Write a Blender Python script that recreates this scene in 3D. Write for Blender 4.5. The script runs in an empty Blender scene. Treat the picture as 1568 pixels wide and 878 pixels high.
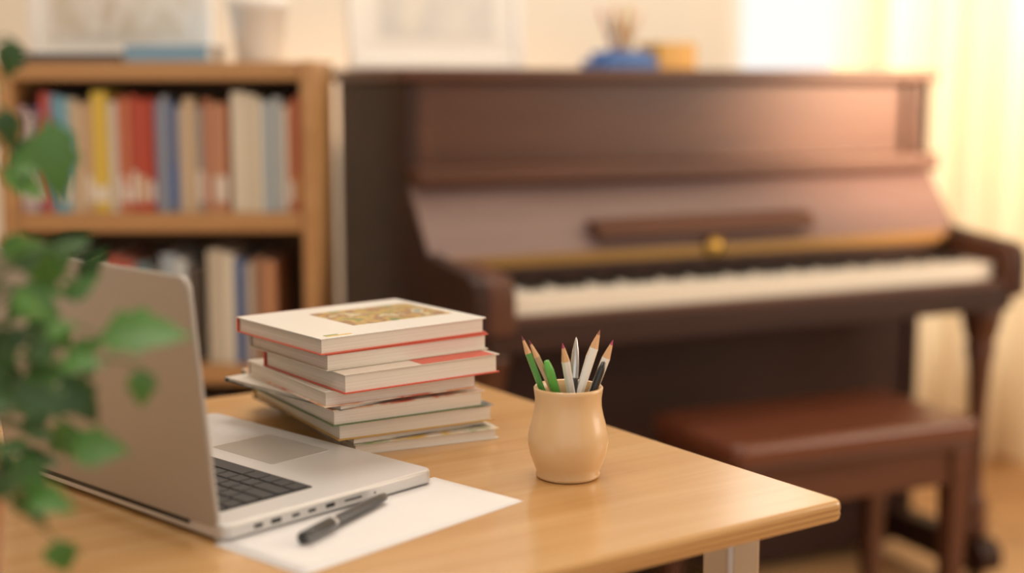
import bpy, bmesh, math, random
from mathutils import Vector, Matrix
random.seed(7)
S=bpy.context.scene
S.view_settings.view_transform='Standard'

# ---------------------------------------------------------------- materials
def lin(c):
    return c/12.92 if c<=.04045 else ((c+.055)/1.055)**2.4
def col(h):
    h=h.lstrip('#'); return tuple(lin(int(h[i:i+2],16)/255) for i in (0,2,4))+(1,)
def mat(name,h,rough=.5,metal=0,coat=0,bump=0,bscale=60,spec=.5,trans=0,var=0):
    m=bpy.data.materials.new(name); m.use_nodes=True
    nt=m.node_tree; b=nt.nodes['Principled BSDF']
    b.inputs['Base Color'].default_value=col(h); b.inputs['Roughness'].default_value=rough
    b.inputs['Metallic'].default_value=metal; b.inputs['Coat Weight'].default_value=coat
    b.inputs['Specular IOR Level'].default_value=spec
    b.inputs['Transmission Weight'].default_value=trans
    tc=nt.nodes.new('ShaderNodeTexCoord'); n=nt.nodes.new('ShaderNodeTexNoise')
    n.inputs['Scale'].default_value=bscale; nt.links.new(tc.outputs['Object'],n.inputs['Vector'])
    if var:
        mx=nt.nodes.new('ShaderNodeHueSaturation'); mx.inputs['Color'].default_value=col(h)
        mr=nt.nodes.new('ShaderNodeMapRange'); mr.inputs['To Min'].default_value=1-var; mr.inputs['To Max'].default_value=1+var
        nt.links.new(n.outputs['Fac'],mr.inputs['Value']); nt.links.new(mr.outputs[0],mx.inputs['Value'])
        nt.links.new(mx.outputs[0],b.inputs['Base Color'])
    if bump:
        bp=nt.nodes.new('ShaderNodeBump'); bp.inputs['Strength'].default_value=bump; bp.inputs['Distance'].default_value=.002
        nt.links.new(n.outputs['Fac'],bp.inputs['Height']); nt.links.new(bp.outputs[0],b.inputs['Normal'])
    return m
def wood(name,h1,h2,scale=(2,30,30),rough=.35,coat=0,detail=5,spec=.5):
    m=bpy.data.materials.new(name); m.use_nodes=True
    nt=m.node_tree; b=nt.nodes['Principled BSDF']; L=nt.links.new
    tc=nt.nodes.new('ShaderNodeTexCoord'); mp=nt.nodes.new('ShaderNodeMapping'); mp.inputs['Scale'].default_value=scale
    n=nt.nodes.new('ShaderNodeTexNoise'); n.inputs['Scale'].default_value=1.5; n.inputs['Detail'].default_value=detail; n.inputs['Distortion'].default_value=.6
    r=nt.nodes.new('ShaderNodeValToRGB'); r.color_ramp.elements[0].position=.3; r.color_ramp.elements[1].position=.7
    r.color_ramp.elements[0].color=col(h1); r.color_ramp.elements[1].color=col(h2)
    L(tc.outputs['Object'],mp.inputs[0]); L(mp.outputs[0],n.inputs['Vector']); L(n.outputs['Fac'],r.inputs[0]); L(r.outputs[0],b.inputs['Base Color'])
    bp=nt.nodes.new('ShaderNodeBump'); bp.inputs['Strength'].default_value=.12; bp.inputs['Distance'].default_value=.001
    L(n.outputs['Fac'],bp.inputs['Height']); L(bp.outputs[0],b.inputs['Normal'])
    b.inputs['Roughness'].default_value=rough; b.inputs['Coat Weight'].default_value=coat; b.inputs['Coat Roughness'].default_value=.2
    b.inputs['Specular IOR Level'].default_value=spec
    return m
def pages_mat():
    m=bpy.data.materials.new('page_edges'); m.use_nodes=True
    nt=m.node_tree; b=nt.nodes['Principled BSDF']; L=nt.links.new
    tc=nt.nodes.new('ShaderNodeTexCoord'); mp=nt.nodes.new('ShaderNodeMapping'); mp.inputs['Scale'].default_value=(3,3,900)
    n=nt.nodes.new('ShaderNodeTexNoise'); n.inputs['Scale'].default_value=1; n.inputs['Detail'].default_value=2
    r=nt.nodes.new('ShaderNodeValToRGB'); r.color_ramp.elements[0].color=col('c9beb0'); r.color_ramp.elements[1].color=col('f0e9e0')
    L(tc.outputs['Object'],mp.inputs[0]); L(mp.outputs[0],n.inputs['Vector']); L(n.outputs['Fac'],r.inputs[0]); L(r.outputs[0],b.inputs['Base Color'])
    b.inputs['Roughness'].default_value=.8
    return m
def art_mat(name,cols,scale=40):
    m=bpy.data.materials.new(name); m.use_nodes=True
    nt=m.node_tree; b=nt.nodes['Principled BSDF']; L=nt.links.new
    tc=nt.nodes.new('ShaderNodeTexCoord')
    n=nt.nodes.new('ShaderNodeTexNoise'); n.inputs['Scale'].default_value=scale; n.inputs['Detail'].default_value=4
    r=nt.nodes.new('ShaderNodeValToRGB'); cr=r.color_ramp
    for i,c in enumerate(cols):
        p=.3+.4*i/(len(cols)-1)
        if i==0: e=cr.elements[0]; e.position=p
        elif i==len(cols)-1: e=cr.elements[-1]; e.position=p
        else: e=cr.elements.new(p)
        e.color=col(c)
    L(tc.outputs['Object'],n.inputs['Vector']); L(n.outputs['Fac'],r.inputs[0]); L(r.outputs[0],b.inputs['Base Color'])
    b.inputs['Roughness'].default_value=.35
    return m

# ---------------------------------------------------------------- mesh helpers
def empty(name,loc=(0,0,0),rz=0):
    e=bpy.data.objects.new(name,None); e.location=loc; e.rotation_euler=(0,0,rz); e.empty_display_size=.05
    S.collection.objects.link(e); return e
def mk(name,bm,mats,parent=None,loc=(0,0,0),rot=(0,0,0),smooth=False,bevel=0,segs=2):
    bmesh.ops.recalc_face_normals(bm,faces=bm.faces)
    me=bpy.data.meshes.new(name); bm.to_mesh(me); bm.free()
    for m in (mats if isinstance(mats,(list,tuple)) else [mats]): me.materials.append(m)
    o=bpy.data.objects.new(name,me); S.collection.objects.link(o)
    o.location=loc; o.rotation_euler=rot
    if parent: o.parent=parent
    if smooth:
        for p in me.polygons: p.use_smooth=True
    if bevel:
        b=o.modifiers.new('bevel','BEVEL'); b.width=bevel; b.segments=segs; b.limit_method='ANGLE'; b.angle_limit=math.radians(40)
        for p in me.polygons: p.use_smooth=True
        w=o.modifiers.new('wn','WEIGHTED_NORMAL'); w.keep_sharp=False
    return o
def bx(bm,x0,x1,y0,y1,z0,z1,mi=0,M=None):
    vs=[Vector(p) for p in ((x0,y0,z0),(x1,y0,z0),(x1,y1,z0),(x0,y1,z0),(x0,y0,z1),(x1,y0,z1),(x1,y1,z1),(x0,y1,z1))]
    if M: vs=[M@v for v in vs]
    v=[bm.verts.new(p) for p in vs]
    for f in ((0,3,2,1),(4,5,6,7),(0,1,5,4),(1,2,6,5),(2,3,7,6),(3,0,4,7)):
        fc=bm.faces.new([v[i] for i in f]); fc.material_index=mi
def box(name,x0,x1,y0,y1,z0,z1,m,parent=None,bevel=.002,rot=(0,0,0),segs=2):
    cx,cy,cz=(x0+x1)/2,(y0+y1)/2,(z0+z1)/2
    bm=bmesh.new(); bx(bm,x0-cx,x1-cx,y0-cy,y1-cy,z0-cz,z1-cz)
    return mk(name,bm,m,parent,(cx,cy,cz),rot,bevel=bevel,segs=segs)
def prism_x(name,pts,x0,x1,m,parent,bevel=.003):   # pts in (y,z)
    bm=bmesh.new()
    a=[bm.verts.new((x0,p[0],p[1])) for p in pts]; b=[bm.verts.new((x1,p[0],p[1])) for p in pts]
    bm.faces.new(a); bm.faces.new(b[::-1]); n=len(pts)
    for i in range(n): bm.faces.new((a[i],b[i],b[(i+1)%n],a[(i+1)%n]))
    return mk(name,bm,m,parent,bevel=bevel)
def rrect(w,h,r,n=6,cx=0,cy=0):
    pts=[]
    for (sx,sy,a0) in ((1,1,0),(-1,1,90),(-1,-1,180),(1,-1,270)):
        for i in range(n+1):
            a=math.radians(a0+90*i/n)
            pts.append((cx+sx*(w/2-r)+r*math.cos(a),cy+sy*(h/2-r)+r*math.sin(a)))
    return pts
def slab(name,pts,z0,z1,m,parent=None,loc=(0,0,0),rot=(0,0,0),bevel=.002,segs=3):  # pts in xy
    bm=bmesh.new()
    a=[bm.verts.new((p[0],p[1],z0)) for p in pts]; b=[bm.verts.new((p[0],p[1],z1)) for p in pts]
    bm.faces.new(a[::-1]); bm.faces.new(b); n=len(pts)
    for i in range(n): bm.faces.new((a[i],a[(i+1)%n],b[(i+1)%n],b[i]))
    return mk(name,bm,m,parent,loc,rot,bevel=bevel,segs=segs)
def lathe(name,prof,m,parent=None,loc=(0,0,0),rot=(0,0,0),n=40,smooth=True,mis=None,M=None):
    bm=bmesh.new(); rings=[]
    for (r,z) in prof:
        if r<1e-6: rings.append([bm.verts.new((0,0,z))])
        else: rings.append([bm.verts.new((r*math.cos(2*math.pi*i/n),r*math.sin(2*math.pi*i/n),z)) for i in range(n)])
    for k in range(len(rings)-1):
        A,B=rings[k],rings[k+1]
        for i in range(n):
            j=(i+1)%n
            if len(A)==1 and len(B)==1: continue
            if len(A)==1: f=bm.faces.new((A[0],B[i],B[j]))
            elif len(B)==1: f=bm.faces.new((A[i],A[j],B[0]))
            else: f=bm.faces.new((A[i],A[j],B[j],B[i]))
            if mis: f.material_index=mis[k]
    o=mk(name,bm,m,parent,loc,rot,smooth=smooth)
    return o
def aim(o,p0,p1):
    d=Vector(p1)-Vector(p0); o.location=p0; o.rotation_euler=d.to_track_quat('Z','Y').to_euler()

# ---------------------------------------------------------------- materials list
M_oak=wood('desk_oak','c1945c','cfa670',(1.2,26,26),.25,coat=.35)
M_oakedge=wood('desk_oak_edge','8f6034','ab7b45',(1.5,40,120),.35)
M_steel=mat('brushed_steel','c4c6c8',.3,1)
M_alu=mat('laptop_aluminium','aeaaa6',.42,.6)
M_alud=mat('laptop_aluminium_deck','d4d3d2',.4,.45)
M_black=mat('black_plastic','161617',.45)
M_key=mat('keyboard_keycap','2a2a2c',.5)
M_screen=mat('screen_glass','060607',.08)
M_paper=mat('paper','e9e9eb',.8)
M_page=pages_mat()
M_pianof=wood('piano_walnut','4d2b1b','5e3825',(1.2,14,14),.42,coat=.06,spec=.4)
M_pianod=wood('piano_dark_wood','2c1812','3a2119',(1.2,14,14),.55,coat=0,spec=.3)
M_fall=wood('piano_fallboard','7c6865','867270',(1.2,10,10),.25,coat=.4)
M_ivory=mat('ivory_keys','f2e9d9',.25,coat=.3)
M_ebony=mat('ebony_keys','0e0c0b',.25)
M_brass=mat('brass','8c6c3c',.5,.6)
M_felt=mat('key_felt','3a100c',.95)
M_shelf=wood('bookshelf_beech','ad8150','bd9262',(2,16,16),.45)
M_shelfd=mat('bookshelf_back','6e5136',.7)
M_wall=mat('wall_plaster','f0e8da',.9,bump=.1,bscale=120)
M_ceil=mat('ceiling_paint','f3eee4',.9)
M_white=mat('white_ceramic','ecebe8',.35)
M_frame=mat('white_frame_paint','f4f2ee',.5)
M_leather=mat('bench_leather','683a27',.33,coat=.2,bump=.25,bscale=200,var=.06)
M_clay=mat('cup_clay','dab688',.33,coat=.25,bump=.04,bscale=30,var=.03)
M_leaf=mat('leaf_green','4d7d36',.42,bscale=25,var=.3)
M_leafd=mat('leaf_dark_green','365a2c',.42,bscale=25,var=.3)
M_stem=mat('plant_stem','45602a',.5)
M_soil=mat('potting_soil','3a281c',.95,bump=.8,bscale=150)
M_pot=mat('terracotta_pot','c79b7a',.6)

def floor_mat():
    m=bpy.data.materials.new('floor_planks'); m.use_nodes=True; nt=m.node_tree; b=nt.nodes['Principled BSDF']; L=nt.links.new
    tc=nt.nodes.new('ShaderNodeTexCoord'); br=nt.nodes.new('ShaderNodeTexBrick')
    br.inputs['Color1'].default_value=col('c99f72'); br.inputs['Color2'].default_value=col('ba9064'); br.inputs['Mortar'].default_value=col('7a5636')
    br.inputs['Scale'].default_value=1; br.inputs['Brick Width'].default_value=1.3; br.inputs['Row Height'].default_value=.12; br.inputs['Mortar Size'].default_value=.003
    L(tc.outputs['Object'],br.inputs['Vector']); L(br.outputs[0],b.inputs['Base Color']); b.inputs['Roughness'].default_value=.4
    return m
# ---------------------------------------------------------------- room
YB=4.4
box('floor',-2.6,2.6,-2.6,YB+.1,-.05,0,floor_mat(),bevel=0)
box('ceiling',-2.6,2.6,-2.6,YB+.1,2.7,2.75,M_ceil,bevel=0)
wx0,wx1,wz0,wz1=.66,2.3,.35,2.3
bm=bmesh.new()
bx(bm,-2.6,wx0,YB,YB+.1,0,2.7); bx(bm,wx1,2.6,YB,YB+.1,0,2.7); bx(bm,wx0,wx1,YB,YB+.1,0,wz0); bx(bm,wx0,wx1,YB,YB+.1,wz1,2.7)
mk('wall_back',bm,M_wall)
box('wall_left',-2.7,-2.6,-2.6,YB+.1,0,2.7,M_wall,bevel=0)
bm=bmesh.new()
bx(bm,2.6,2.7,-2.6,1.2,0,2.7); bx(bm,2.6,2.7,2.9,YB+.1,0,2.7); bx(bm,2.6,2.7,1.2,2.9,0,.7); bx(bm,2.6,2.7,1.2,2.9,2.3,2.7)
mk('wall_right',bm,M_wall)
box('baseboard_back',-2.6,2.6,YB-.018,YB,0,.09,M_shelf,bevel=.004)
def window(name,loc,w,h,rz,mull=True):
    e=empty(name,loc,rz)
    t=.045
    box('frame_bottom',-w/2,w/2,0,.06,0,t,M_frame,e); box('frame_top',-w/2,w/2,0,.06,h-t,h,M_frame,e)
    box('frame_jamb_1',-w/2,-w/2+t,0,.06,t,h-t,M_frame,e); box('frame_jamb_2',w/2-t,w/2,0,.06,t,h-t,M_frame,e)
    if mull: box('mullion',-.02,.02,0.01,.05,t,h-t,M_frame,e)
    box('sill',-w/2-.05,w/2+.05,-.07,0,-.03,0,M_frame,e)
window('window_1',((wx0+wx1)/2,YB+.02,wz0),wx1-wx0,wz1-wz0,0)
window('added_side_window',(2.62,2.05,.7),1.7,1.6,-math.pi/2,False)  # unseen window, added as an opening for warm light on the piano

def curtain_mat():
    m=bpy.data.materials.new('sheer_curtain'); m.use_nodes=True; nt=m.node_tree; L=nt.links.new
    out=nt.nodes['Material Output']; nt.nodes.remove(nt.nodes['Principled BSDF'])
    d=nt.nodes.new('ShaderNodeBsdfDiffuse'); t=nt.nodes.new('ShaderNodeBsdfTranslucent'); x=nt.nodes.new('ShaderNodeMixShader')
    w=nt.nodes.new('ShaderNodeTexWave'); w.inputs['Scale'].default_value=400; tc=nt.nodes.new('ShaderNodeTexCoord'); L(tc.outputs['Object'],w.inputs['Vector'])
    r=nt.nodes.new('ShaderNodeValToRGB'); r.color_ramp.elements[0].color=col('eddabc'); r.color_ramp.elements[1].color=col('f3e4cb'); L(w.outputs['Fac'],r.inputs[0])
    L(r.outputs[0],d.inputs[0]); L(r.outputs[0],t.inputs[0]); x.inputs[0].default_value=.55
    L(d.outputs[0],x.inputs[1]); L(t.outputs[0],x.inputs[2]); L(x.outputs[0],out.inputs[0]); return m
M_cur=curtain_mat()
def curtain(name,x0,x1,y,z0,z1,seed,amp=.03):
    rnd=random.Random(seed); n=260; bm=bmesh.new(); cols=[]
    ph=rnd.random()*6
    for i in range(n+1):
        t=i/n; x=x0+(x1-x0)*t
        row=[]
        for k in range(9):
            s=k/8; a=amp*(.6+.4*(1-s))
            yy=y+a*math.sin(x*46+ph+1.6*math.sin(x*9))+.4*a*math.sin(x*23+s*1.1)
            row.append(bm.verts.new((x,yy,z0+(z1-z0)*s)))
        cols.append(row)
    for i in range(n):
        for k in range(8): bm.faces.new((cols[i][k],cols[i+1][k],cols[i+1][k+1],cols[i][k+1]))
    return mk(name,bm,M_cur,smooth=True)
curtain('curtain',.95,2.4,YB-.17,.03,2.42,1,.05)
e=empty('curtain_rod',(0,YB-.17,2.44))
r=lathe('rod',[(0,0),(.012,0),(.012,2.2),(0,2.2)],M_brass,e,(.35,0,0),(0,math.pi/2,0),n=16)
for i,x in enumerate((.4,2.5)): box('bracket_%d'%i,x-.01,x+.01,0,.17,-.012,.012,M_brass,e)

# ---------------------------------------------------------------- piano
P=empty('upright_piano',(0,2.655,0),math.radians(25.7))
xl,xr=-.10,1.255
upper=[(.70,.05),(.70,1.17),(.285,1.17),(.285,.96),(.275,.94),(.18,.835),(.10,.825),(-.02,.815),(-.045,.80),(-.05,.77),(-.05,.70),(-.02,.685),(.20,.68),(.29,.62),(.29,.05)]
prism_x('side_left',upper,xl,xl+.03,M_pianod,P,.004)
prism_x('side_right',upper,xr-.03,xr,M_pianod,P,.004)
arm=[(.16,.82),(.10,.822),(-.02,.812),(-.042,.797),(-.047,.77),(-.047,.70),(.16,.70)]
prism_x('arm_left',arm,xl+.03,-.012,M_pianof,P,.006)
prism_x('arm_right',arm,1.21,xr-.03,M_pianof,P,.006)
box('lid',xl-.012,xr+.012,.265,.71,1.17,1.197,M_pianof,P,.006)
box('upper_panel',xl+.03,xr-.03,.31,.33,.99,1.17,M_pianof,P,.002)
box('upper_stile_left',xl+.03,xl+.07,.295,.315,.99,1.17,M_pianof,P,.003)
box('upper_stile_right',xr-.06,xr-.03,.295,.315,.99,1.17,M_pianof,P,.003)
box('ledge',xl+.004,xr-.004,.235,.32,.960,1.002,M_pianof,P,.010,segs=4)
prism_x('fallboard',[(.275,.962),(.165,.82),(.185,.815),(.30,.962)],xl+.004,xr-.004,M_fall,P,.003)
prism_x('music_rest',[(.215,.885),(.185,.850),(.150,.846),(.145,.862),(.165,.885)],.27,.82,M_pianof,P,.006)
box('brass_hinge_rail',xl+.02,xr-.02,.158,.18,.787,.824,M_brass,P,.003)
lathe('brass_emblem',[(0,0),(.022,0),(.022,.006),(0,.008)],mat('emblem_gold','c9a050',.3,.7),P,(.56,.157,.818),(math.pi/2,0,0),n=20)
box('name_board',-.012,1.21,.155,.175,.735,.80,M_pianod,P,.001)
box('felt_strip',-.012,1.21,.147,.156,.765,.775,M_felt,P,0)
bm=bmesh.new(); kw=1.2/52
for i in range(52): bx(bm,.0+i*kw+.0004,.0+(i+1)*kw-.0004,0,.15,.724,.767)
mk('white_keys',bm,M_ivory,P,bevel=.0012)
bm=bmesh.new()
for i in range(51):
    if (i%7) in (0,2,3,5,6) : 
        c=(i+1)*kw; bx(bm,c-.0062,c+.0062,.055,.15,.767,.779)
mk('black_keys',bm,M_ebony,P,bevel=.001)
box('key_slip',-.02,1.22,-.03,-.004,.690,.732,M_pianof,P,.003)
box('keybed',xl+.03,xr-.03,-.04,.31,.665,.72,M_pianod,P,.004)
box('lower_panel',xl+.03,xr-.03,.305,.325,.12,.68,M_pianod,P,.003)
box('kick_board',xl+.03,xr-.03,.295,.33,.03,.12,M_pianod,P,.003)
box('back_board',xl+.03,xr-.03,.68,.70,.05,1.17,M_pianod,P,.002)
leg=[(0,.125),(.030,.125),(.034,.14),(.036,.16),(.026,.175),(.034,.19),(.034,.205),(.020,.225),(.018,.30),(.020,.42),(.026,.53),(.034,.575),(.030,.585),(.036,.60),(.045,.64),(.052,.668),(0,.668)]
for nme,u in (('leg_left',-.045),('leg_right',1.195)):
    lathe(nme,leg,M_pianof,P,(u,.02,0),n=28)
for nme,u in (('toe_left',-.045),('toe_right',1.195)):
    prism_x(nme,[(-.05,.06),(-.055,.10),(-.03,.127),(.08,.127),(.30,.12),(.30,.05),(.02,.045)],u-.03,u+.03,M_pianod,P,.005)
    lathe(nme+'_caster',[(0,-.012),(.022,-.012),(.024,0),(.022,.012),(0,.012)],M_brass,P,(u,-.0,.0245),(0,math.pi/2,0),n=24)
for i,u in enumerate((.50,.58,.66)):
    prism_x('pedal_%d'%i,[(.30,.07),(.22,.075),(.17,.06),(.168,.052),(.22,.062),(.30,.058)],u-.015,u+.015,M_brass,P,.003)

# bench
B=empty('piano_bench',(.610,2.80,0),math.radians(24.5))
w,d=.58,.32
slab('seat_cushion',rrect(w,d,.025),.462,.505,M_leather,B,bevel=.014,segs=5)
slab('seat_frame',rrect(w-.015,d-.015,.012),.445,.463,M_pianof,B,bevel=.004)
box('apron_front',-w/2+.03,w/2-.03,-d/2+.02,-d/2+.04,.37,.446,M_pianof,B); box('apron_back',-w/2+.03,w/2-.03,d/2-.04,d/2-.02,.37,.446,M_pianof,B)
box('apron_side_1',-w/2+.02,-w/2+.04,-d/2+.03,d/2-.03,.37,.446,M_pianof,B); box('apron_side_2',w/2-.04,w/2-.02,-d/2+.03,d/2-.03,.37,.446,M_pianof,B)
k=0
for sx in (-1,1):
    for sy in (-1,1):
        k+=1; bm=bmesh.new(); cx,cy=sx*(w/2-.035),sy*(d/2-.035)
        v=[]
        for (z,h) in ((0,.015),(.36,.023),(.446,.025)):
            v.append([bm.verts.new((cx+a*h,cy+b*h,z)) for a,b in ((-1,-1),(1,-1),(1,1),(-1,1))])
        bm.faces.new(v[0][::-1]); bm.faces.new(v[2])
        for q in range(2):
            for i in range(4): bm.faces.new((v[q][i],v[q][(i+1)%4],v[q+1][(i+1)%4],v[q+1][i]))
        mk('leg_%d'%k,bm,M_pianof,B,bevel=.004)

PM=Matrix.Translation((0,2.655,0))@Matrix.Rotation(math.radians(25.7),4,'Z')
def pl(u,v,z): return PM@Vector((u,v,z))
def picture(name,loc,rz,w,h,tilt,artcols,scale,mat_w=.05,iw=None):
    e=empty(name,loc,rz); e.rotation_euler=(-tilt,0,rz)
    t=.022
    box('frame_bottom',-w/2,w/2,-.01,.01,0,t,M_frame,e); box('frame_top',-w/2,w/2,-.01,.01,h-t,h,M_frame,e)
    box('frame_side_1',-w/2,-w/2+t,-.01,.01,t,h-t,M_frame,e); box('frame_side_2',w/2-t,w/2,-.01,.01,t,h-t,M_frame,e)
    box('mount',-w/2+t,w/2-t,-.002,.008,t,h-t,mat(name+'_mount','efece6',.8),e,0)
    box('print',-w/2+t+mat_w,w/2-t-mat_w,-.004,-.002,t+mat_w,h-t-mat_w,art_mat(name+'_print',artcols,scale),e,0)
picture('framed_picture',pl(.10,.585,1.199),math.radians(25.7),.42,.52,.10,['ece8e0','e2dfd8','d3d2ce','eae5da'],6,.05)
O=empty('desk_organizer',pl(.555,.47,1.197),math.radians(25.7))
M_blue=mat('blue_plastic','3a6cb0',.4); M_yel=mat('yellow_plastic','c69a46',.5)
slab('tray',rrect(.15,.11,.01,cx=-.055),0,.022,M_blue,O,bevel=.004)
slab('tray_lid',rrect(.12,.09,.01,cx=-.05),.022,.042,M_blue,O,bevel=.004)
bm=bmesh.new(); 
bx(bm,.02,.12,-.05,.05,0,.006); bx(bm,.02,.12,-.05,-.045,.006,.062); bx(bm,.02,.12,.045,.05,.006,.062); bx(bm,.02,.025,-.045,.045,.006,.062); bx(bm,.115,.12,-.045,.045,.006,.062)
mk('box',bm,M_yel,O,bevel=.001)
for i,(x,y,tx,c) in enumerate(((-.07,0,-.045,'d9a4a0'),(-.05,.02,.04,'c9905c'),(-.04,-.01,.0,'c8b070'),(-.06,.03,.01,'8fa88c'),(-.03,.02,.05,'d7b5a0'),(-.055,-.02,-.03,'e0a070'))):
    o=lathe('crayon_%d'%i,[(0,0),(.0055,0),(.0055,.095),(0,.11)],mat('crayon_%d'%i,c,.6),O,n=8); aim(o,(x,y,.042),(x+tx,y,.15))

# ---------------------------------------------------------------- bookshelf
K=empty('bookshelf',(0,0,0))
X0,X1,Y0,Y1=-.99,-.377,2.75,3.03
box('side_left',X0,X0+.03,Y0,Y1,0,1.21,M_shelf,K,.003); box('side_right',X1-.03,X1,Y0,Y1,0,1.21,M_shelf,K,.003)
box('top',X0+.03,X1-.03,Y0+.004,Y1,1.172,1.208,M_shelf,K,.003)
shelves=[.917,.615,.31]
for i,z in enumerate(shelves): box('shelf_%d'%i,X0+.03,X1-.03,Y0+.004,Y1-.008,z-.038,z,M_shelf,K,.003)
box('plinth',X0+.03,X1-.03,Y0+.01,Y1-.008,0,.06,M_shelf,K,.003)
box('back',X0+.03,X1-.03,Y1-.008,Y1,.06,1.172,M_shelfd,K,0)
pal={}
def cm(h):
    if h not in pal: pal[h]=mat('book_'+h,h,.6)
    return pal[h]
bmB=bmesh.new(); bmats=[M_page]
def bi(h):
    m=cm(h)
    if m not in bmats: bmats.append(m)
    return bmats.index(m)
def row(z,items,x,lean=0):
    for (w,h,c,lab) in items:
        if c is None: x+=w; continue
        y0=Y0+.022+random.random()*.016; dd=.165+random.random()*.03
        bx(bmB,x+.001,x+w-.001,y0+.003,y0+dd,z+.003,z+h-.003,0)
        i=bi(c); bx(bmB,x,x+.0025,y0,y0+dd+.003,z,z+h,i); bx(bmB,x+w-.0025,x+w-.0003,y0,y0+dd+.003,z,z+h,i); bx(bmB,x+.0005,x+w-.0005,y0-.001,y0+.003,z,z+h,i)
        if lab: bx(bmB,x+.002,x+w-.002,y0-.002,y0,z+.02,z+.02+lab[1],bi(lab[0]))
        x+=w
W='e8e2d8'
row(.917,[(.014,.205,'c9b3bd',(W,.05)),(.014,.19,'d9cfc8',None),(.014,.205,'8b6f96',(W,.06)),(.020,.232,'b8524a',None),(.017,.228,'6a9ab5',None),(.017,.222,'7fb0c4',(W,.05)),(.014,.22,'d8c6aa',None),(.014,.21,'cdb79a',None),(.016,.215,'c7a98c',(W,.05)),
 (.030,.235,'dcc052',(W,.03)),(.018,.215,'e2ddd2',None),(.014,.225,'c46d4c',(W,.05)),(.012,.22,'cc8060',(W,.03)),(.014,.228,'b04c38',(W,.06)),(.018,.218,'be5540',('d9c4a8',.05)),(.016,.222,'b84a38',(W,.04)),(.014,.215,'7f8ca6',None),(.012,.225,'97a0b0',None),(.018,.21,'5b6f9e',('456cb0',.07)),(.012,.205,'b9b0a4',None),(.022,.222,'cdb698',None),
 (.018,.205,'aaa59f',(W,.06)),(.014,.22,'b57a5c',None),(.012,.21,'c79a7c',(W,.05)),(.018,.212,'bf8668',(W,.05)),(.008,0,None,None),(.028,.234,'e9e2d0',None),(.022,.228,'d9d0bc',None),(.012,.22,'e0d8c6',None),(.018,.215,'aebcc4',None),(.018,.222,'c3cccf',None),(.012,.205,'d8d2c8',None),(.012,.215,'c98a5c',(W,.04)),(.012,.225,'b85a44',('d99a5a',.05))],-.957)
row(.615,[(.03,.2,'4c5675',None),(.025,.19,'6a7899',None),(.03,.21,'8f8a80',None),(.02,.2,'4c747c',None),(.03,.19,'3e4450',None),(.025,.2,'d8cdb8',None),(.03,.215,'ab5a4a',None),(.025,.205,'b8685a',None),(.03,.2,'66868e',None),
 (.02,.19,'7a726a',None),(.028,.218,'a5b5c2',None),(.022,.21,'c8d0d4',None),(.025,.19,'5a5048',None),(.015,0,None,None),(.034,.226,'cfc6b4',None),(.02,.22,'e2dccb',None),(.02,.21,'4f699c',None),(.018,.2,'d8cfc0',None),(.022,.212,'9a745a',None),(.022,.205,'c5906a',None)],-.957)
row(.31,[(.03,.2,'8a3b2f',None),(.035,.22,'c9b48c',None),(.03,.21,'4a6a8c',None),(.04,.2,'d6cfc0',None),(.03,.215,'59744f',None),(.03,.19,'b88a4a',None),(.04,.22,'73372c',None),(.03,.2,'3c4356',None),(.035,.21,'d8c8a8',None),(.03,.2,'a0522d',None),(.04,.215,'8d9aa5',None),(.03,.2,'c4b090',None),(.04,.21,'6b4a35',None),(.03,.2,'b0b8b0',None),(.03,.2,'a8452f',None)],-.957)
mk('shelf_books',bmB,bmats,K,bevel=.0008,segs=1)

def flatbook(name,F,ang,L,Wd,z0,T,ctop,cbot,art=None):
    e=empty(name,(F[0],F[1],z0),math.radians(ang)); c=.0014 if T>.01 else .0004
    mt=mat(name+'_cover_top',ctop,.3) if isinstance(ctop,str) else ctop
    mb=mat(name+'_cover_bottom',cbot,.35) if isinstance(cbot,str) else cbot
    slab('cover_bottom',[(0,0),(L,0),(L,Wd),(0,Wd)],0,c,mb,e,bevel=.0003,segs=1)
    slab('cover_top',[(0,0),(L,0),(L,Wd),(0,Wd)],T-c,T,mt,e,bevel=.0003,segs=1)
    box('pages',.003,L-.003,.003,Wd-.003,c,T-c,M_page,e,bevel=0)
    box('spine',0,L,Wd-.0015,Wd+.001,0,T,mb,e,bevel=.0004)
    if art:
        for i,(x0,x1,y0,y1,m) in enumerate(art): box('cover_art_%d'%i,x0,x1,y0,y1,T,T+.0002,m,e,0)
    return e
z=.75
A_paint=art_mat('painted_landscape',['4d5a2c','7c8a4a','c9a85a','8a5a3c','d8cfa0','6a7a8a'],30)
A_mag1=art_mat('magazine_cover_warm',['e6dccb','d98a4a','e8e2d4','c85a3a','e2ddd2'],14)
A_mag2=art_mat('magazine_cover_green',['e6e2d6','7fa35a','e8e4da','d9b84a','ece8e0'],16)
A_mag3=art_mat('magazine_cover_teal',['5a8a86','e6e2d8','3a4448','e8e4da','c8b89a'],12)
A_red=mat('print_red','c8503c',.35); A_yel=mat('print_yellow','d9b23a',.35); A_grn=mat('print_green','5c8f3a',.35)
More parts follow.
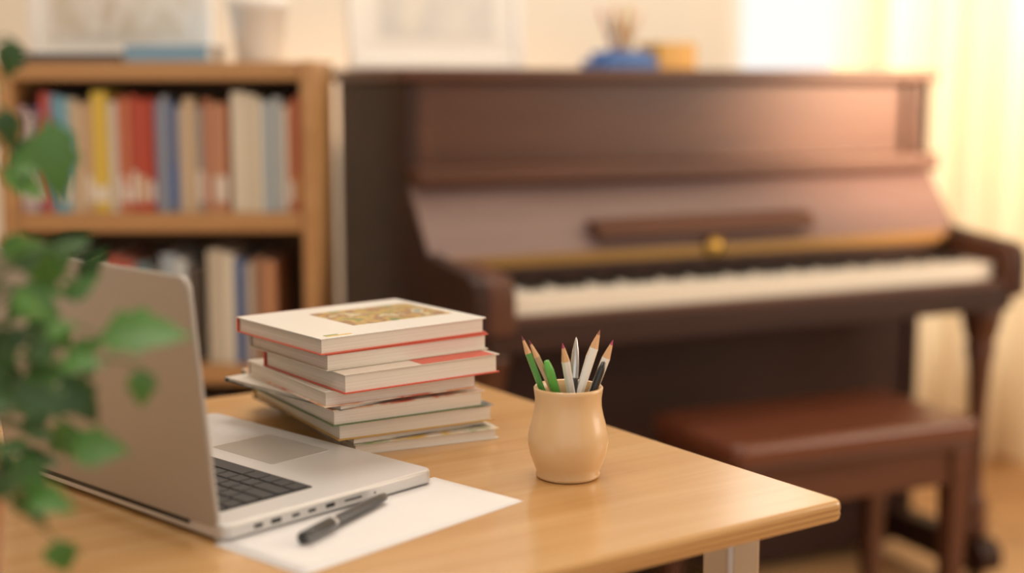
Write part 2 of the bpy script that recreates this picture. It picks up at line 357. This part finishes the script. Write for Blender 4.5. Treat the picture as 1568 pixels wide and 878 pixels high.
stack=[('magazine',(-.179,1.568),26,.182,.29,.0130,A_mag2,'d8d4cc',None),
 ('magazine',(-.180,1.566),33,.178,.285,.0065,A_mag1,A_mag3,None),
 ('magazine',(-.195,1.556),30,.200,.275,.0195,A_mag3,'c9a050',None),
 ('magazine',(-.199,1.542),32,.196,.272,.0190,A_mag1,'5f7a52',None),
 ('magazine',(-.190,1.538),45,.17,.225,.0050,'e6e2da',A_mag3,None),
 ('magazine',(-.206,1.528),33,.198,.215,.0185,'e2ddd2',A_mag1,None),
 ('book',(-.182,1.512),36,.207,.195,.0220,'d6ccc0','c8503c',[(.1,.2,.0,.03,A_red)]),
 ('book',(-.203,1.528),37,.219,.185,.0190,'cf5844','c9c2b4',None),
 ('book',(-.208,1.520),39,.228,.190,.0185,'ecebe6','cc6350',[(.075,.215,.05,.15,A_paint),(.012,.045,.006,.010,A_yel),(.012,.03,.012,.015,A_grn)])]
for (nm,F,a,L,Wd,T,ct,cb,art) in stack:
    flatbook(nm,F,a,L,Wd,z,T,ct,cb,art=art); z+=T+.0003

e=empty('blue_book',(-.745,2.77,1.2085)); box('cover_bottom',0,.16,0,.2,0,.003,cm('5d88aa'),e,.0005); box('pages',.003,.157,.004,.197,.003,.027,M_page,e,0); box('cover_top',0,.16,0,.2,.027,.031,cm('86abc6'),e,.0005); box('spine',0,.16,-.002,.001,0,.031,cm('7fa5c2'),e,.0005)
e=empty('black_folder',(-.97,2.77,1.2085)); box('cover_bottom',0,.22,0,.2,0,.002,cm('333a4a'),e,.0005); box('papers',.003,.217,.004,.197,.002,.013,M_page,e,0); box('cover_top',0,.22,0,.2,.013,.016,cm('333a4a'),e,.0005); box('spine',0,.22,-.002,.001,0,.016,cm('333a4a'),e,.0005)
lathe('flower_pot',[(0,0),(.042,0),(.045,.004),(.055,.10),(.060,.102),(.062,.125),(.056,.127),(.052,.11),(.045,.02),(0,.02)],M_white,None,(-.505,2.88,1.2085),n=40)
picture('framed_sketch',(-.81,2.985,1.2095),0,.38,.30,.06,['e8e4da','d4cab8','ece8e0','c5b39c'],14,.03)

# ---------------------------------------------------------------- desk
ang=math.radians(34.3)
D=empty('desk',(.338,1.396,0),ang)
TL,TD=1.5,.81
slab('tabletop',rrect(TL,TD,.012,cx=-TL/2,cy=TD/2),.7285,.75,M_oak,D,bevel=.005,segs=4)
slab('edge_inlay_1',rrect(TL+.0006,TD+.0006,.012,cx=-TL/2,cy=TD/2),.7412,.7424,M_oakedge,D,bevel=0)
slab('edge_inlay_2',rrect(TL+.0006,TD+.0006,.012,cx=-TL/2,cy=TD/2),.7352,.7364,M_oakedge,D,bevel=0)
k=0
for x in (-.085,-TL+.085):
    for y in (.075,TD-.075):
        k+=1; slab('leg_%d'%k,rrect(.045,.045,.008,cx=x,cy=y),0.01,.7285,M_steel,D,bevel=.001)
        slab('foot_%d'%k,rrect(.03,.03,.008,cx=x,cy=y),0,.011,M_black,D,bevel=.001)
    box('rail_side_%d'%k,x-.012,x+.012,.10,TD-.10,.69,.7285,M_steel,D)
box('rail_back',-TL+.11,-.11,TD-.087,TD-.063,.69,.7285,M_steel,D)

# ---------------------------------------------------------------- laptop
LZ=.7525
Lp=empty('laptop',(-.264,1.254,LZ),math.radians(137.5))
LW,LD=.385,.270
slab('base',rrect(LW,LD,.012,8,LW/2,-LD/2),.0,.0145,M_alud,Lp,bevel=.003,segs=4)
slab('keyboard_well',rrect(.295,.114,.004,4,LW/2-.005,-.083),.0142,.0149,M_black,Lp,bevel=0)
bm=bmesh.new(); kx0,kx1,ky1=LW/2-.1505,LW/2+.1405,-.0278
rows=[(.0100,[1]*14),(.0196,[1]*13+[1.5]),(.0196,[1.5]+[1]*13),(.0196,[1.8]+[1]*11+[1.8]),(.0196,[2.3]+[1]*10+[2.3]),(.0196,[1,1,1,1.25,5,1.25,1,1,1,1])]
y=ky1
for h,ws in rows:
    tot=sum(ws); x=kx0
    for wv in ws:
        ww=(kx1-kx0)*wv/tot; bx(bm,x+.0012,x+ww-.0012,y-h+.0012,y-.0012,.0149,.0162); x+=ww
    y-=h
mk('keys',bm,M_key,Lp,bevel=.0006,segs=2)
slab('trackpad',rrect(.108,.080,.004,4,LW/2,-.205),.0143,.01475,mat('trackpad_glass','bcb8b2',.3,.4),Lp,bevel=0)
bm=bmesh.new()
for (y0,y1,h) in ((-.035,-.045,.004),(-.055,-.067,.0045),(-.080,-.089,.003),(-.100,-.109,.003),(-.122,-.133,.004),(-.146,-.168,.0016),(-.185,-.187,.002)):
    bx(bm,-.0003,.002,y1,y0,.0068-h/2,.0068+h/2)
mk('ports',bm,M_black,Lp)
lid=empty('lid_pivot',(0,0,.012)); lid.parent=Lp; lid.rotation_euler=(math.radians(90-6),0,0)
LH=.236
slab('lid_shell',rrect(LW,LH,.012,8,LW/2,LH/2+.002),-.0062,-.0008,M_alu,lid,bevel=.0018,segs=3)
slab('screen_bezel',rrect(LW-.006,LH-.006,.010,8,LW/2,LH/2+.002),-.0008,.0002,M_screen,lid,bevel=0)
o=lathe('hinge',[(0,0),(.005,0),(.005,.28),(0,.28)],M_black,Lp,(LW/2-.14,.001,.0125),(0,math.pi/2,0),n=20)
for i,(x,yy) in enumerate(((.03,-.03),(LW-.03,-.03),(.03,-LD+.03),(LW-.03,-LD+.03))):
    slab('rubber_foot_%d'%i,rrect(.012,.012,.005,4,x,yy),-.0009,0.0002,M_black,Lp,bevel=0)

def sheet(name,corner,a,z,w=.285,h=.145):
    bm=bmesh.new(); nx,ny=20,16; g=[]
    for i in range(nx+1):
        g.append([])
        for j in range(ny+1): g[-1].append(bm.verts.new((i/nx*w,j/ny*h,0)))
    for i in range(nx):
        for j in range(ny): bm.faces.new((g[i][j],g[i+1][j],g[i+1][j+1],g[i][j+1]))
    o=mk(name,bm,M_paper,None,(corner[0],corner[1],z),(0,0,math.radians(a)),smooth=True)
    s=o.modifiers.new('thick','SOLIDIFY'); s.thickness=.0003
sheet('paper_sheet',(-.179,1.172),49,.7505,.29,.125)
sheet('paper_sheet',(-.184,1.183),47.5,.7509,.285,.125)

# pen on paper
pn=empty('ballpoint_pen',(0,0,0)); p0=Vector((-.192,1.250,.7577)); p1=Vector((-.126,1.386,.7577)); pn.location=p0
pn.rotation_euler=(p1-p0).to_track_quat('Z','Y').to_euler()
M_pen=mat('pen_black','222224',.4,coat=.15); M_pen2=mat('pen_grey','3a3b3f',.35,coat=.15); M_clip=mat('pen_clip','77787c',.35,.8)
lathe('cap',[(0,0),(.0048,0),(.0058,.002),(.0064,.02),(.0064,.048),(.0060,.05),(0,.05)],M_pen,pn,n=28)
lathe('barrel',[(0,.05),(.0054,.05),(.0056,.052),(.0056,.12),(.0050,.135),(.0042,.146),(.003,.148),(0,.148)],M_pen2,pn,n=28)
lathe('band',[(.0058,.0495),(.0065,.050),(.0065,.053),(.0057,.0535)],M_steel,pn,n=28)
bm=bmesh.new(); bx(bm,-.0098,-.0086,-.0015,.0015,.003,.047); bx(bm,-.0098,-.005,-.0015,.0015,.0,.004)
mk('clip',bm,M_clip,pn,bevel=.0005)

# ---------------------------------------------------------------- cup with pencils
C=(.060,1.484)
lathe('pencil_cup',[(0,0),(.031,0),(.0338,.0015),(.0345,.004),(.0335,.0065),(.0365,.014),(.0405,.025),(.0430,.037),(.0430,.045),(.0408,.056),(.0378,.067),(.0358,.077),(.0355,.086),(.0366,.094),(.0370,.0975),(.0358,.0990),(.0342,.0975),(.0328,.088),(.0330,.076),(.036,.064),(.039,.048),(.039,.036),(.034,.020),(.028,.009),(0,.007)],M_clay,None,(C[0],C[1],.7502),n=72)
M_lw=mat('sharpened_wood','d9ad82',.7)
PC=empty('colored_pencils',(C[0],C[1],.75))
def pencil(name,top,bot,body,tip,r=.0037,kind='pencil'):
    t=Vector(top); b=Vector(bot); LL=(t-b).length
    mb=mat(name+'_body',body,.35,coat=.3); mt=mat(name+'_tip',tip,.5)
    if kind=='pencil':
        prof=[(0,0),(r,0),(r,LL-.021),(r*.38,LL-.006),(0,LL)]; mis=[0,0,1,2]; ms=[mb,M_lw,mt]; n=6
    elif kind=='marker':
        prof=[(0,0),(r,0),(r,LL-.012),(r*.9,LL-.009),(r*.55,LL-.001),(0,LL)]; mis=[0,0,0,0,0]; ms=[mb]; n=20
    elif kind=='pen':
        prof=[(0,0),(r,0),(r,LL-.045),(r*1.05,LL-.044),(r*1.05,LL-.03),(r*.8,LL-.015),(r*.3,LL-.003),(0,LL)]; mis=[0,0,2,1,1,1,1]; ms=[mb,M_steel,mt]; n=20
    o=lathe(name,prof,ms,PC,n=n,smooth=(n>6),mis=mis); aim(o,b,t)
pencil('green_pencil',(-.050,.0,.154),(.003,.010,.010),'4f9a3f','7a3444')
pencil('natural_pencil',(-.0425,-.008,.151),(.022,-.004,.012),'b59a76','7a3444')
pencil('green_marker',(-.024,-.016,.130),(.010,.016,.012),'5fb44c','3f9a30',.0050,kind='marker')
pencil('white_pencil_1',(-.007,-.012,.148),(.017,.012,.012),'efece6','b4446a',.0046)
pencil('ballpoint',(.009,.018,.149),(.0,-.012,.011),'3a3a3c','6e6e6e',.0046,kind='pen')
pencil('white_pencil_2',(.034,.012,.158),(-.014,.0,.010),'ece8e0','a06a4a',.0048)
pencil('white_pencil_3',(.029,.022,.148),(-.010,.012,.010),'e0dcd4','b03a46',.0037)
pencil('white_pencil_4',(.047,-.004,.150),(-.006,-.010,.010),'efebe4','b03a66',.0046)
pencil('black_marker',(.037,-.012,.128),(-.004,-.016,.011),'1d1d1f','1a1a1c',.0042,kind='marker')

# ---------------------------------------------------------------- plant
T=empty('potted_plant',(-.465,1.085,.75))
lathe('pot',[(0,0),(.048,0),(.052,.003),(.064,.095),(.070,.097),(.071,.118),(.066,.12),(.062,.11),(.058,.10),(0,.10)],M_pot,T,n=44)
lathe('soil',[(0,.104),(.060,.103)],M_soil,T,n=30)
bm=bmesh.new(); stems=[]
def leaf(bm,base,direction,normal,size,wd=.36,mi=0):
    d=Vector(direction).normalized(); n=Vector(normal); n=(n-d*n.dot(d)).normalized(); s=d.cross(n)
    N=14; rowsv=[]
    prof=[0,.30,.62,.92,.84,.80,.97,1.0,.72,.60,.56,.42,.27,.12,0]
    for i in range(N+1):
        t=i/N; hw=max(wd*size*prof[i],.0003)
        droop=-.22*size*t*t
        c=Vector(base)+d*(size*t)+n*droop
        rowsv.append([bm.verts.new(c+s*(hw*k)+n*(abs(k)*hw*.25)-d*(abs(k)**2*size*.03)) for k in (-1,-.5,0,.5,1)])
    for i in range(N):
        for k in range(4):
            f=bm.faces.new((rowsv[i][k],rowsv[i+1][k],rowsv[i+1][k+1],rowsv[i][k+1])); f.material_index=mi; f.smooth=True
rel=lambda x,y,z:(x+.465,y-1.085,z-.75)
L0=[((-.329,1.02,1.142),(.10,-.1,-1),(.2,-1,.3),.062,0,.30),((-.296,1.01,.988),(1,-.1,.14),(.1,-.7,.7),.066,0,.32),((-.268,1.01,.964),(.0,-.1,-1),(.3,-1,.2),.030,0,.38),
 ((-.318,1.0,.906),(1,0,.1),(.1,-.7,.7),.042,0,.42),((-.328,.99,.842),(.2,0,-1),(.2,-1,.3),.027,0,.5),((-.345,1.03,1.04),(.8,0,.4),(0,-.6,.8),.040,1,.32),
 ((-.36,1.02,1.02),(.6,0,-.4),(0,-.8,.6),.042,0,.36),((-.33,1.03,.955),(.5,-.1,-.8),(0,-1,.3),.044,1,.36),((-.362,1.05,1.20),(-.3,0,-1),(.2,-1,.2),.032,1,.36),((-.375,1.06,1.15),(.1,0,-1),(.2,-1,.2),.032,1,.36)]
rnd=random.Random(23)
for i in range(72):
    x=rnd.uniform(-.43,-.318) if i%3 else rnd.uniform(-.39,-.335); zz=rnd.uniform(.875,1.05)
    if i>=62: x=rnd.uniform(-.43,-.37); zz=rnd.uniform(1.06,1.19)
    y=rnd.uniform(.96,1.10); a=rnd.uniform(-2.4,1.0)
    L0.append(((x,y,zz),(math.cos(a),rnd.uniform(-.4,.4),math.sin(a)*.9),(rnd.uniform(-.6,.6),-1,rnd.uniform(0,1.4)),rnd.uniform(.024,.042),rnd.choice((0,1,1)),rnd.uniform(.27,.37)))
for (b,d_,n_,s,mi,wd) in L0:
    leaf(bm,rel(*b),d_,n_,s,wd,mi); stems.append(rel(*b))
mk('leaves',bm,[M_leaf,M_leafd],T)
cu=bpy.data.curves.new('stems','CURVE'); cu.dimensions='3D'; cu.bevel_depth=.0009; cu.bevel_resolution=2
for i,s in enumerate(stems):
    sp=cu.splines.new('BEZIER'); sp.bezier_points.add(1); a,b=sp.bezier_points
    r=.03; an=i*2.4; p0=Vector((r*math.cos(an)*.9,r*math.sin(an)*.9,.102)); p1=Vector(s)
    a.co=p0; b.co=p1; a.handle_left=p0; a.handle_right=p0+Vector((0,0,max(.06,(p1.z-.1)*.7))); b.handle_left=p1+Vector((-.03,.01,.025)); b.handle_right=p1
cu.materials.append(M_stem)
so=bpy.data.objects.new('stems',cu); S.collection.objects.link(so); so.parent=T

# ---------------------------------------------------------------- light
w=bpy.data.worlds.new('World'); S.world=w; w.use_nodes=True
bg=w.node_tree.nodes['Background']; bg.inputs[0].default_value=(1,.955,.90,1); bg.inputs[1].default_value=1.08
def area(name,loc,target,size,energy,color,sy=None):
    l=bpy.data.lights.new(name,'AREA'); l.size=size; l.energy=energy; l.color=color
    if sy: l.shape='RECTANGLE'; l.size_y=sy
    o=bpy.data.objects.new(name,l); S.collection.objects.link(o); o.location=loc
    o.rotation_euler=(Vector(target)-Vector(loc)).to_track_quat('-Z','Y').to_euler(); return o
area('overhead_fill',(-.3,.9,2.66),(-.3,.9,0),1.2,16,(1,.92,.82))  # added soft fill over the desk, not a real ceiling fitting
area('overhead_fill',(-.2,3.2,2.66),(-.2,3.4,0),1.0,24,(1,.94,.85))  # second added overhead fill, brightens the back of the room
area('side_fill',(2.75,2.05,1.6),(0,2.3,.9),1.5,38,(1,.82,.62))  # added warm fill, placed in the invented right-wall window
area('back_window_daylight',(1.5,YB+.35,1.5),(1.2,0,1),1.5,17,(1,.88,.68))
l=bpy.data.lights.new('low_sun','POINT'); l.energy=36; l.color=(1,.84,.50); l.shadow_soft_size=.12
o=bpy.data.objects.new('low_sun',l); S.collection.objects.link(o); o.location=(1.60,YB+.30,1.52)
l=bpy.data.lights.new('piano_glow_spot','SPOT'); l.energy=1500; l.color=(1,.60,.36); l.shadow_soft_size=.15; l.spot_size=math.radians(17); l.spot_blend=1  # added spot, stands in for the lens-flare glow on the piano's right
o=bpy.data.objects.new('piano_glow_spot',l); S.collection.objects.link(o); o.location=(3.5,2.0,1.75); o.rotation_euler=(Vector((1.00,3.43,1.12))-o.location).to_track_quat('-Z','Y').to_euler()

# ---------------------------------------------------------------- camera
c=bpy.data.cameras.new('camera'); c.lens=50; c.sensor_width=36; c.clip_start=.05
c.dof.use_dof=True; c.dof.focus_distance=1.55; c.dof.aperture_fstop=1.35
co=bpy.data.objects.new('camera',c); S.collection.objects.link(co); co.location=(0,0,1.17); co.rotation_euler=(math.radians(90-8.2),0,0)
S.camera=co
